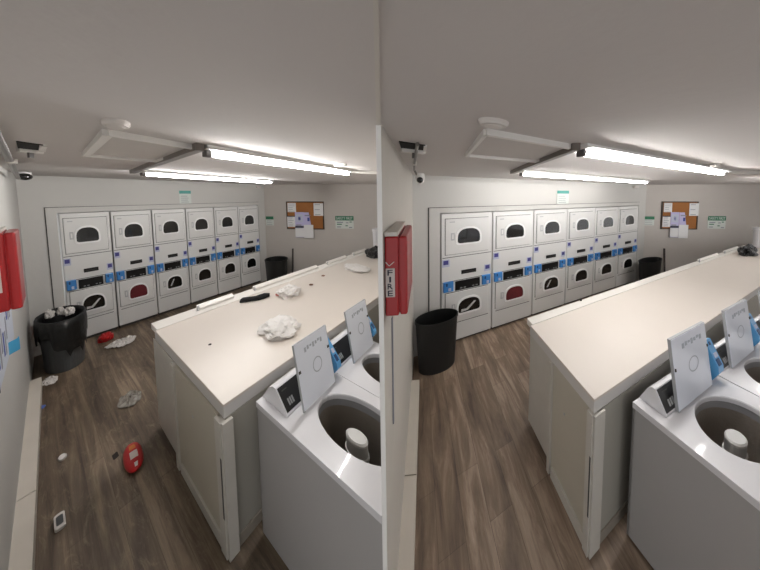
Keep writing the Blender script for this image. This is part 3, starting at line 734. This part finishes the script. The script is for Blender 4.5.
# ------------------------------------------------------------------ wall things
def on_back(R, u, z, y=0.0): return P(R, u, 0, z) + Vector((R.N.x, R.N.y, 0)) * y
def paper_lines(parent, w, h, rows, m='ink_grey', y=-.003, seed=1, top=.12, bot=.1):
    rnd = random.Random(seed)
    for k in range(rows):
        z = h / 2 - h * top - (h * (1 - top - bot)) * k / max(1, rows - 1)
        x0 = -w * .38; x1 = w * (.1 + .28 * rnd.random())
        bm = bmesh.new(); box(bm, x0, x1, y, y + .002, z - h * .02, z + h * .02); mesh_obj('print_line', bm, m, parent)
def right_wall(R, t, z, y=.0):
    q = R.rc + R.rd * (R.rlen * (t + R.bt)); return Vector((q.x + R.rn.x * y, q.y + R.rn.y * y, z))
def wall_things(R):
    pl = R.place
    # instruction sign above the dryers
    u = R.sgn
    t = empty('instruction_sign', f'small notice with teal heading above the middle dryers, {pl}', 'sign', on_back(R, u, 2.06, .002), R.rz)
    w, h = .27 * R.a, .24
    bm = bmesh.new(); box(bm, -w / 2, w / 2, -.004, 0, -h / 2, h / 2); mesh_obj('sign_board', bm, 'sign_white', t)
    bm = bmesh.new(); box(bm, -w / 2, w / 2, -.006, -.0035, h / 2 - .055, h / 2); mesh_obj('sign_heading', bm, 'teal', t)
    paper_lines(t, w, h, 4, 'ink_grey', -.006, 3, .42, .12)
    # small sign at the corner of the right-hand wall
    p = right_wall(R, .045 if R is LR else .095, 1.47, .002)
    t = empty('corner_sign', f'small green-headed sign on the wall beside the last dryer, {pl}', 'sign', p, R.rrz)
    w = R.rlen * (.07 if R is LR else .10); h = .22
    bm = bmesh.new(); box(bm, -w / 2, w / 2, -.004, 0, -h / 2, h / 2); mesh_obj('sign_board', bm, 'sign_white', t)
    bm = bmesh.new(); box(bm, -w / 2, w / 2, -.006, -.0035, h / 2 - .075, h / 2); mesh_obj('sign_heading', bm, 'green', t)
    paper_lines(t, w, h, 3, 'ink_grey', -.006, 5, .5, .1)
    # bulletin board
    t0, t1, z0, z1 = .205, .54, 1.275, 1.945
    p = right_wall(R, (t0 + t1) / 2, (z0 + z1) / 2, .002); W = R.rlen * (t1 - t0); H = z1 - z0
    t = empty('bulletin_board', f'brown-framed cork bulletin board on the right wall, {pl}', 'bulletin board', p, R.rrz)
    bm = bmesh.new(); box(bm, -W / 2 + .01, W / 2 - .01, -.012, 0, -H / 2 + .01, H / 2 - .01); mesh_obj('cork_panel', bm, 'cork', t)
    fw = .022
    for (x0, x1, a0, a1) in ((-W / 2, W / 2, H / 2 - fw, H / 2), (-W / 2, W / 2, -H / 2, -H / 2 + fw), (-W / 2, -W / 2 + fw, -H / 2 + fw, H / 2 - fw), (W / 2 - fw, W / 2, -H / 2 + fw, H / 2 - fw)):
        bm = bmesh.new(); box(bm, x0, x1, -.022, 0, a0, a1, .003); mesh_obj('frame_rail', bm, 'cork_frame', t)
    # papers pinned to it
    def pinned(tc, zc, w, h, m, rows, label, lift=.026, tilt=0.0, seed=1, extra=None):
        q = right_wall(R, tc, zc, lift); o = empty('pinned_notice', label, 'notice', q, R.rrz, f'papers on the bulletin board {pl}')
        w *= R.rlen
        bm = bmesh.new(); box(bm, -w / 2, w / 2, -.002, 0, -h / 2, h / 2)
        if tilt: 
            for v in bm.verts:
                if v.co.z > 0 and v.co.x > 0: v.co.x -= tilt * w
        mesh_obj('sheet', bm, m, o); paper_lines(o, w, h, rows, 'ink_grey', -.004, seed)
        if extra:
            for (x0, x1, a0, a1, mm) in extra:
                bm = bmesh.new(); box(bm, x0 * w, x1 * w, -.0045, -.002, a0 * h, a1 * h); mesh_obj('print_block', bm, mm, o)
    pinned(.258, 1.80, .075, .22, 'paper', 5, f'white typed sheet in the top left corner of the cork board, {pl}', seed=2)
    pinned(.250, 1.465, .072, .27, 'paper', 6, f'white sheet in the lower left corner of the cork board, {pl}', seed=7, extra=[(-.5, .5, .42, .5, 'ink')])
    pinned(.497, 1.755, .085, .30, 'paper', 3, f'white sheet in the upper right corner of the cork board, {pl}', seed=4)
    pinned(.325, 1.385, .078, .61, 'paper_lilac', 3, f'lilac flyer with dark band hanging below the cork board, {pl}', lift=.0295, seed=9, extra=[(-.4, .4, .10, .42, 'sticker_white'), (-.12, .14, .18, .32, 'ink_blue'), (-.5, .5, -.12, -.04, 'ink'), (-.5, .5, -.48, -.13, 'paper')])
    pinned(.407, 1.375, .085, .62, 'paper_lilac', 2, f'lilac flyer with a slanted corner below the cork board, {pl}', lift=.034, tilt=.45, seed=11, extra=[(-.1, .12, .16, .30, 'ink_blue'), (-.5, .5, -.5, .02, 'paper')])
    # safety sign
    t0, t1, z0, z1 = .64, .80, 1.30, 1.60
    p = right_wall(R, (t0 + t1) / 2, (z0 + z1) / 2, .002); W = R.rlen * (t1 - t0); H = z1 - z0
    t = empty('safety_sign', f'green and white SAFETY FIRST sign on the right wall, {pl}', 'sign', p, R.rrz)
    bm = bmesh.new(); box(bm, -W / 2, W / 2, -.004, 0, -H / 2, H / 2); mesh_obj('sign_board', bm, 'sign_white', t)
    bm = bmesh.new(); box(bm, -W / 2, W / 2, -.006, -.0035, H / 2 - .105, H / 2); hd = mesh_obj('sign_heading', bm, 'green', t)
    bm = text_mesh('SAFETY FIRST', .062, W * .9, .002); bmesh.ops.translate(bm, vec=(0, -.0085, H / 2 - .053), verts=bm.verts); mesh_obj('lettering', bm, 'sign_white', hd)
    for k, (x0, x1, zz) in enumerate(((-.42, -.08, .0), (-.42, -.15, -.045), (.08, .22, -.01), (.28, .4, .01), (-.42, -.2, -.11), (.05, .18, -.08), (.25, .42, -.12))):
        bm = bmesh.new(); box(bm, x0 * W, x1 * W, -.006, -.0035, zz - .012, zz + .010); mesh_obj('print_line', bm, 'green' if k % 2 else 'ink_grey', t)
    # red fire cabinet on the left wall
    ld = R.left_dir; n = Vector((-ld.y, ld.x)); n = n if n.dot(R.U) > 0 else -n
    s0, s1, d, z0, z1 = R.fire
    A = R.O + ld * s1; rz = atan2(n.y, n.x)                           # local x: out of the wall; local y: back along the wall away from the camera
    t = empty('fire_cabinet', f'red fire cabinet with white FIRE label on the left wall, {pl}', 'fire cabinet', (A.x, A.y, z0), rz)
    H = z1 - z0; Ln = s1 - s0; sg = 1 if (Matrix.Rotation(rz, 2) @ Vector((0, 1))).dot(ld) < 0 else -1
    yb = lambda a_, b_: (min(sg * a_, sg * b_), max(sg * a_, sg * b_))
    y0, y1 = yb(0, Ln)
    bm = bmesh.new(); box(bm, .002, d * .62, y0, y1, 0, H, .006); mesh_obj('cabinet_box', bm, 'red', t)
    y0, y1 = yb(.004, Ln - .004)
    bm = bmesh.new(); box(bm, d * .64, d, y0, y1, .0, H, .008); dr = mesh_obj('cabinet_door', bm, 'red', t)
    y0, y1 = yb(.008, Ln - .008)
    bm = bmesh.new(); box(bm, d * .60, d * .66, y0, y1, .01, H - .01); mesh_obj('door_seam', bm, 'red_dark', t)
    y0, y1 = yb(-.002, Ln)
    bm = bmesh.new(); box(bm, .002, d * .60, y0, y1, H + .001, H + .018, .003); mesh_obj('top_sheen', bm, 'trim', t)  # pale slab painting the light reflected off the top of the red cabinet
    # label on the end that faces the door: letters stacked one under the other
    lw, lh = d * .40, H * .36
    lz = H * .43
    y0, y1 = yb(-.003, 0)
    bm = bmesh.new(); box(bm, d * .06, d * .06 + lw, y0, y1, lz - lh / 2, lz + lh / 2, .001); lb = mesh_obj('fire_label', bm, 'label', t)
    for k, ch in enumerate('FIRE'):
        bm = text_mesh(ch, lh * .19, lw * (.55 if ch != 'I' else .2), .0015)
        if sg < 0: bmesh.ops.rotate(bm, cent=(0, 0, 0), matrix=Matrix.Rotation(pi, 3, 'Z'), verts=bm.verts)
        bmesh.ops.translate(bm, vec=(d * .06 + lw / 2, sg * -.0035 - (.0015 if sg > 0 else -.0015), lz + lh * (.36 - .24 * k)), verts=bm.verts); mesh_obj('lettering', bm, 'ink', lb)
    bm = bmesh.new(); yv = sg * -.002
    for xa, xb in ((.04, .22), (.40, .22)):
        q = [(d * xa, lz + lh * .72), (d * (xa + .05), lz + lh * .72), (d * (xb + .02), lz + lh * .58), (d * (xb - .02), lz + lh * .58)]
        plate(bm, q, min(yv, 0), max(yv, 0))
    mesh_obj('arrow_mark', bm, 'label', t)
    # poster under it, lying flat on the wall
    s0, s1, z0, z1 = R.poster
    A = R.O + ld * s1; t = empty('wall_poster', f'{"white poster with blue curl" if R is LR else "faded grey poster"} on the wall under the red cabinet, {pl}', 'poster', (A.x, A.y, z0), rz)
    H = z1 - z0; Ln = s1 - s0; y0, y1 = yb(0, Ln)
    bm = bmesh.new(); box(bm, .001, .005, y0, y1, 0, H); mesh_obj('poster_sheet', bm, 'paper_wall' if R is LR else 'trim', t)
    y0, y1 = yb(-.012, 0); bm = bmesh.new(); box(bm, .001, .007, y0, y1, 0, H); mesh_obj('poster_edge', bm, 'ink' if R is LR else 'ink_grey', t)
    if R is LR:
        rnd = random.Random(4)
        for k in range(9):
            y0, y1 = yb(.08 + .09 * k, .12 + .09 * k); zz = rnd.random() * H * .5
            bm = bmesh.new(); box(bm, .0045, .0062, y0, y1, zz + H * .1, zz + H * .45); mesh_obj('print_block', bm, 'ink_blue' if k % 3 == 0 else 'ink_grey', t)
        bm = bmesh.new(); y0, y1 = yb(Ln * .58, Ln * .68); 
        pts = [(.002 + .03 * sin(k / 8 * pi * .6) ** 2, y0 + (y1 - y0) * k / 8) for k in range(9)]
        f0 = [bm.verts.new((x, y, 0)) for x, y in pts]; f1 = [bm.verts.new((x, y, H * .2)) for x, y in pts]
        f2 = [bm.verts.new((x + .003, y, 0)) for x, y in pts]; f3 = [bm.verts.new((x + .003, y, H * .2)) for x, y in pts]
        for k in range(8):
            bm.faces.new((f0[k], f0[k + 1], f1[k + 1], f1[k])); bm.faces.new((f2[k], f3[k], f3[k + 1], f2[k + 1])); bm.faces.new((f1[k], f1[k + 1], f3[k + 1], f3[k])); bm.faces.new((f0[k], f2[k], f2[k + 1], f0[k + 1]))
        mesh_obj('blue_curl', bm, 'cyan', t)
LR.sgn, RR.sgn = 2.61, 2.40
LR.fire = (2.72, 3.02, .08, 1.42, 1.88); RR.fire = (1.36, 1.635, .085, 1.64, 1.945)
LR.poster = (2.0, 3.0, .95, 1.40); RR.poster = (1.0, 1.5, 1.05, 1.55)
wall_things(LR); wall_things(RR)

# ------------------------------------------------------------------ bins, broom stick
def bin_(R, u, v, ru, rv, h, label, m='bin', taper=.86, rz=None, liner=False, rough=0):
    p = P(R, u, v); t = empty('trash_bin', label, 'trash bin', p, R.rz if rz is None else rz)
    a, b = R.a, R.b
    bm = bmesh.new(); lathe(bm, [(taper, 0), (taper + .01, .02), (1.0, h - .03), (1.03, h - .028), (1.035, h), (.985, h), (.97, h - .04), (taper - .03, .03), (.02, .028)], ru * a, rv * b, 44, cap_lo=True, cap_hi=True); mesh_obj('bin_body', bm, m, t, False)
    if liner:
        rnd = random.Random(5); w = [rnd.uniform(-.05, .06) for _ in range(44)]; dr = [rnd.uniform(-.12, .10) for _ in range(44)]
        bm = bmesh.new(); seg = 44; rings = []
        for r, z, k_ in ((.90, h - .22, 0), (.93, h - .03, 0), (1.0, h + .012, .3), (1.08, h + .004, .6), (1.12, h - .08, 1.0), (1.09, h - .19, 1.3), (1.07, h - .30, 1.6)):
            ring = []
            for k in range(seg):
                t_ = k * 2 * pi / seg; f = r * (1 + w[k] * k_ * .6); zz = z + (dr[k] * k_ * .35 if k_ > .9 else 0) + (.10 * sin(t_ * 2 + .6) if k_ > 1.4 else 0)
                ring.append(bm.verts.new((ru * a * f * cos(t_), rv * b * f * sin(t_), zz)))
            rings.append(ring)
        for i in range(len(rings) - 1):
            for k in range(seg): bm.faces.new((rings[i][k], rings[i][(k + 1) % seg], rings[i + 1][(k + 1) % seg], rings[i + 1][k]))
        mesh_obj('bin_liner', bm, 'liner', t, True)
    return t
H1 = .62
LR.bu, RR.bu = 4.84, 4.74
bin_(LR, .34, .38, .27, .22, H1, 'grey bin with black liner, overflowing with crumpled paper, littered left room', 'bin_grey', liner=True)
bin_(RR, .262, .37, .235, .21, H1, 'plain black round bin below the red cabinet, clean right room', 'bin')
for R in (LR, RR):
    bin_(R, R.bu, .42, .36, .19, .64, f'black bin in the far corner beside the last dryer, {R.place}', 'bin')
    bm = bmesh.new(); p = right_wall(R, .25, 0, .06); tube(bm, [(p.x, p.y, .0), (p.x + R.rn.x * -.045, p.y + R.rn.y * -.045, .80)], .016, 10)
    thing_mesh('broom_stick', bm, 'stick', f'thin dark stick leaning beside the far black bin, {R.place}', 'stick')

# crumpled paper heaped in the left bin
rnd = random.Random(8)
heap = [(.215, .33, .026, .055, 'bundle in the grey bin, nearest the wall'), (.343, .33, .021, .05, 'lump in the middle of the grey bin'), (.43, .39, .03, .06, 'wad in the grey bin, nearest the dryers')]
for k, (u, v, sx, sy, lb) in enumerate(heap):
    bm = bmesh.new(); crumple(bm, sx, sy, .062, 21 + k, 4, .4, 2.2)
    thing_mesh('crumpled_paper', bm, 'tissue', f'white crumpled paper {lb}, littered left room', 'crumpled paper', 'papers in the overflowing bin', P(LR, u, v, H1 - .02), LR.rz)
# ------------------------------------------------------------------ litter and things on the left counter and floor
def lit(name, u, v, z, bm, m, label, cat, group=None, rot=0.0, smooth=True):
    return thing_mesh(name, bm, m, label + ', littered left room', cat, group, P(LR, u, v, z), LR.rz + rot, smooth)
zt = LR.zt + .001
def clump(name, u, v, z, sx, sy, sz, seed, m, label, cat, amp=.45, freq=1.6, rot=0):
    bm = bmesh.new(); crumple(bm, sx, sy, sz, seed, 4, amp, freq); return lit(name, u, v, z, bm, m, label, cat, None, rot, False)
clump('plastic_bag', 1.90, 2.66, zt, .10, .17, .05, 3, 'bag_white', 'large white plastic bag on the counter nearest the washers', 'plastic bag', .5, 1.7)
t = clump('plastic_bag', 2.66, 2.24, zt, .085, .12, .065, 12, 'bag_white', 'small white plastic bag with pink print on the counter', 'plastic bag', .5, 1.8)
bm = bmesh.new(); crumple(bm, .022, .045, .022, 5, 3, .4, 2.0); bmesh.ops.translate(bm, vec=(-.055, .10, 0), verts=bm.verts); mesh_obj('pink_print', bm, 'pink', t)
clump('plastic_bag', 4.45, 2.31, zt, .10, .25, .045, 31, 'bag_white', 'flattened white plastic bag furthest along the counter', 'plastic bag', .4, 1.6)
# black sock
bm = bmesh.new()
sp_ = [(-.0, .14, .016), (.03, .10, .018), (.055, .05, .018), (.075, 0, .018), (.10, -.04, .02), (.135, -.06, .018), (.155, -.065, .012)]
pa, pb = P(LR, 2.03, 2.03) , P(LR, 2.40, 2.13); dd = pb - pa
pth = [pa + dd * k + Vector((.0, 0, 0)) for k in (0, .25, .5, .66, .82, 1.0)]
up = Vector((-dd.y, dd.x, 0)).normalized()
pth = [p + up * s for p, s in zip(pth, (.012, .0, -.008, -.002, .012, .02))]
tube(bm, [(p - pa) + Vector((0, 0, .022)) for p in pth], [.036, .037, .036, .044, .046, .028], 12)
for v in bm.verts: v.co.z = max(0, v.co.z * .7)
thing_mesh('sock', bm, 'sock', 'black sock lying by the white strip on the counter, littered left room', 'sock', None, (pa.x, pa.y, zt), 0, True)
for (u, v, sd, lb, m_) in ((3.19, 2.23, 2, 'brown crumb on the counter, the nearer of two', 'brown'), (3.69, 2.145, 6, 'brown crumb on the counter, the further of two', 'brown'), (1.25, 2.43, 9, 'dark speck on the counter near its left end', 'grime')):
    s = .35 if m_ == 'grime' else .85
    clump('crumb', u, v, zt, .018 * s, .034 * s, .010 * s, sd, m_, lb, 'crumb')
# floor
clump('red_bag', .90, .20, 0.001, .055, .075, .075, 14, 'packet_red', 'crushed red bag lying against the foot of the first dryers', 'bag', .3, 1.4)
bm = bmesh.new(); sheet(bm, .105, .13, .07, 3, 16, 3.0); lit('plastic_bag', 1.06, .41, .001, bm, 'tissue', 'white crumpled bag on the floor next to the red bag', 'plastic bag', smooth=False)
bm = bmesh.new(); sheet(bm, .042, .105, .035, 8, 12, 2.5); lit('paper_towel', .145, .635, .001, bm, 'tissue', 'white crumpled paper towel on the floor in front of the grey bin', 'paper towel', smooth=False)
bm = bmesh.new(); sheet(bm, .06, .14, .05, 17, 12, 2.5); lit('plastic_wrapper', .84, 1.45, .001, bm, 'bag_clear', 'clear crumpled plastic wrapper on the floor', 'wrapper', smooth=False)
bm = bmesh.new(); lathe(bm, [(1, 0), (1.0, .010), (.9, .014), (.82, .012), (.1, .011)], .016, .036, 24); lit('bottle_cap', .178, 1.68, .001, bm, 'tissue', 'small oval white cap on the floor near the left wall', 'cap', smooth=False)
t = empty('snack_tray', 'white plastic tray with dark inside by the baseboard, littered left room', 'tray', P(LR, -.03, 2.13, .001) + Vector((LR.U.x, LR.U.y, 0)) * .072, LR.rz)
bm = bmesh.new(); 
def rr(w, h, r, n=6):
    pts = []
    for cx_, cy_, a0 in ((w - r, h - r, 0), (-w + r, h - r, pi / 2), (-w + r, -h + r, pi), (w - r, -h + r, 1.5 * pi)):
        for k in range(n + 1): pts.append((cx_ + r * cos(a0 + k / n * pi / 2), cy_ + r * sin(a0 + k / n * pi / 2)))
    return pts
prism(bm, rr(.016, .065, .014), 0, .02, .002); mesh_obj('tray_body', bm, 'tissue', t)
bm = bmesh.new(); prism(bm, rr(.010, .04, .008), .0202, .0225); mesh_obj('tray_inside', bm, 'bin_grey', t)
bm = bmesh.new(); prism(bm, rr(.012, .035, .011), 0, .0015)
for v in bm.verts: v.co.x *= 1 + .3 * noise.noise(Vector((v.co.x * 60, v.co.y * 40, 1))); v.co.y *= 1 + .3 * noise.noise(Vector((v.co.x * 50, v.co.y * 30, 4)))
lit('floor_stain', .545, 1.93, .0006, bm, 'grime', 'dark sticky stain on the floor beside the red packet', 'stain', smooth=False)
# red snack packet: pillow with crimped ends and printed patches
def pillow(bm, L_, W_, H_, x0=-1, x1=1, y0=-1, y1=1, off=0.0, n=20, under=True):
    f = lambda x, y: H_ * (max(0, 1 - abs(x) ** 2.6)) ** .5 * (max(0, 1 - abs(y) ** 2.2)) ** .55
    tp = [[bm.verts.new((L_ * (x0 + (x1 - x0) * i / n), W_ * (y0 + (y1 - y0) * j / n) * max(.02, 1 - abs(x0 + (x1 - x0) * i / n) ** 2.6) ** .5, H_ + f(x0 + (x1 - x0) * i / n, y0 + (y1 - y0) * j / n) + off)) for j in range(n + 1)] for i in range(n + 1)]
    for i in range(n):
        for j in range(n): bm.faces.new((tp[i][j], tp[i + 1][j], tp[i + 1][j + 1], tp[i][j + 1]))
    if under:
        bt = [[bm.verts.new((v.co.x, v.co.y, H_ - (v.co.z - H_))) for v in r] for r in tp]
        for i in range(n):
            for j in range(n): bm.faces.new((bt[i][j], bt[i][j + 1], bt[i + 1][j + 1], bt[i + 1][j]))
        bmesh.ops.remove_doubles(bm, verts=bm.verts, dist=1e-4)
pv0 = P(LR, .69, 1.945); pv1 = P(LR, .625, 2.165); dd = pv1 - pv0; mid = (pv0 + pv1) / 2
t = empty('snack_packet', 'shiny red snack packet on the floor beside the counter, littered left room', 'packet', (mid.x, mid.y, .001), -.468)
Lp, Wp, Hp = .165, .040, .03
bm = bmesh.new(); pillow(bm, Lp, Wp, Hp); mesh_obj('packet_body', bm, 'packet_red', t, True)
bm = bmesh.new(); pillow(bm, Lp, Wp, Hp, -.15, .35, -.35, .45, .0015, 10, False); mesh_obj('packet_label', bm, 'packet_white', t, True)
bm = bmesh.new(); pillow(bm, Lp, Wp, Hp, -.65, -.30, -.3, .4, .0015, 10, False); mesh_obj('packet_picture', bm, 'packet_orange', t, True)
bm = bmesh.new(); pillow(bm, Lp, Wp, Hp, .62, .85, -.1, .35, .0015, 8, False); mesh_obj('packet_badge', bm, 'packet_white', t, True)
bm = bmesh.new(); sheet(bm, .018, .03, .012, 4, 8); lit('paper_scrap', .052, 1.0, .001, bm, 'cup_blue', 'tiny blue and white scrap on the floor by the left wall', 'scrap', smooth=False)

# ------------------------------------------------------------------ far end of both counters: bucket and black bag
def far_end(R, ub, vb, ru, rv, uk, vk):
    pl = R.place; z = R.zt + .005
    t = empty('bucket', f'white lidded bucket at the far end of the counter, {pl}', 'bucket', P(R, ub, vb, z), R.rz)
    h = .42
    bm = bmesh.new(); lathe(bm, [(.82, 0), (.95, h - .06), (.95, h - .05)], ru * R.a, rv * R.b, 36); b = mesh_obj('bucket_body', bm, 'bucket', t)
    bm = bmesh.new(); lathe(bm, [(1.0, h - .05), (1.06, h - .045), (1.06, h - .005), (1.0, h + .004), (.9, h), (.05, h)], ru * R.a, rv * R.b, 36); l = mesh_obj('bucket_lid', bm, 'bucket', t)
    for o in (b, l): cut_at_divider(R, o)
    bm = bmesh.new(); crumple(bm, .26 * R.a, .13 * R.b, .11, 41, 4, .5, 1.7)
    t = thing_mesh('black_bag', bm, 'bag_black', f'crumpled black bag in front of the bucket on the counter, {pl}', 'bag', None, P(R, uk, vk, R.zt + .001), R.rz)
    cut_at_divider(R, t)
far_end(LR, 6.72, 1.905, .22, .06, 5.72, 2.19)
far_end(RR, 6.74, 2.02, .16, .16, 5.72, 2.10)

# ------------------------------------------------------------------ camera, world, view
cam = bpy.data.cameras.new('camera'); co = bpy.data.objects.new('camera', cam); C.objects.link(co)
cam.sensor_width = 36; cam.lens = 36 * 185 / 760; cam.shift_x = -.08026; cam.shift_y = -.10737; cam.clip_start = .01; cam.clip_end = 60
co.location = (0, 0, 2.1); co.rotation_euler = (radians(90 - 2.59835), 0, 0)
scn.camera = co
w = bpy.data.worlds.new('world'); scn.world = w; w.use_nodes = True
bg = w.node_tree.nodes['Background']; bg.inputs[0].default_value = (1.0, 1.0, 1.0, 1); bg.inputs[1].default_value = .72
vs = scn.view_settings; vs.view_transform = 'Standard'; vs.look = 'None'; vs.gamma = 1; vs.exposure = 0.2; vs.use_curve_mapping = False
scn.cycles.use_denoising = True
scn.cycles.max_bounces = 8
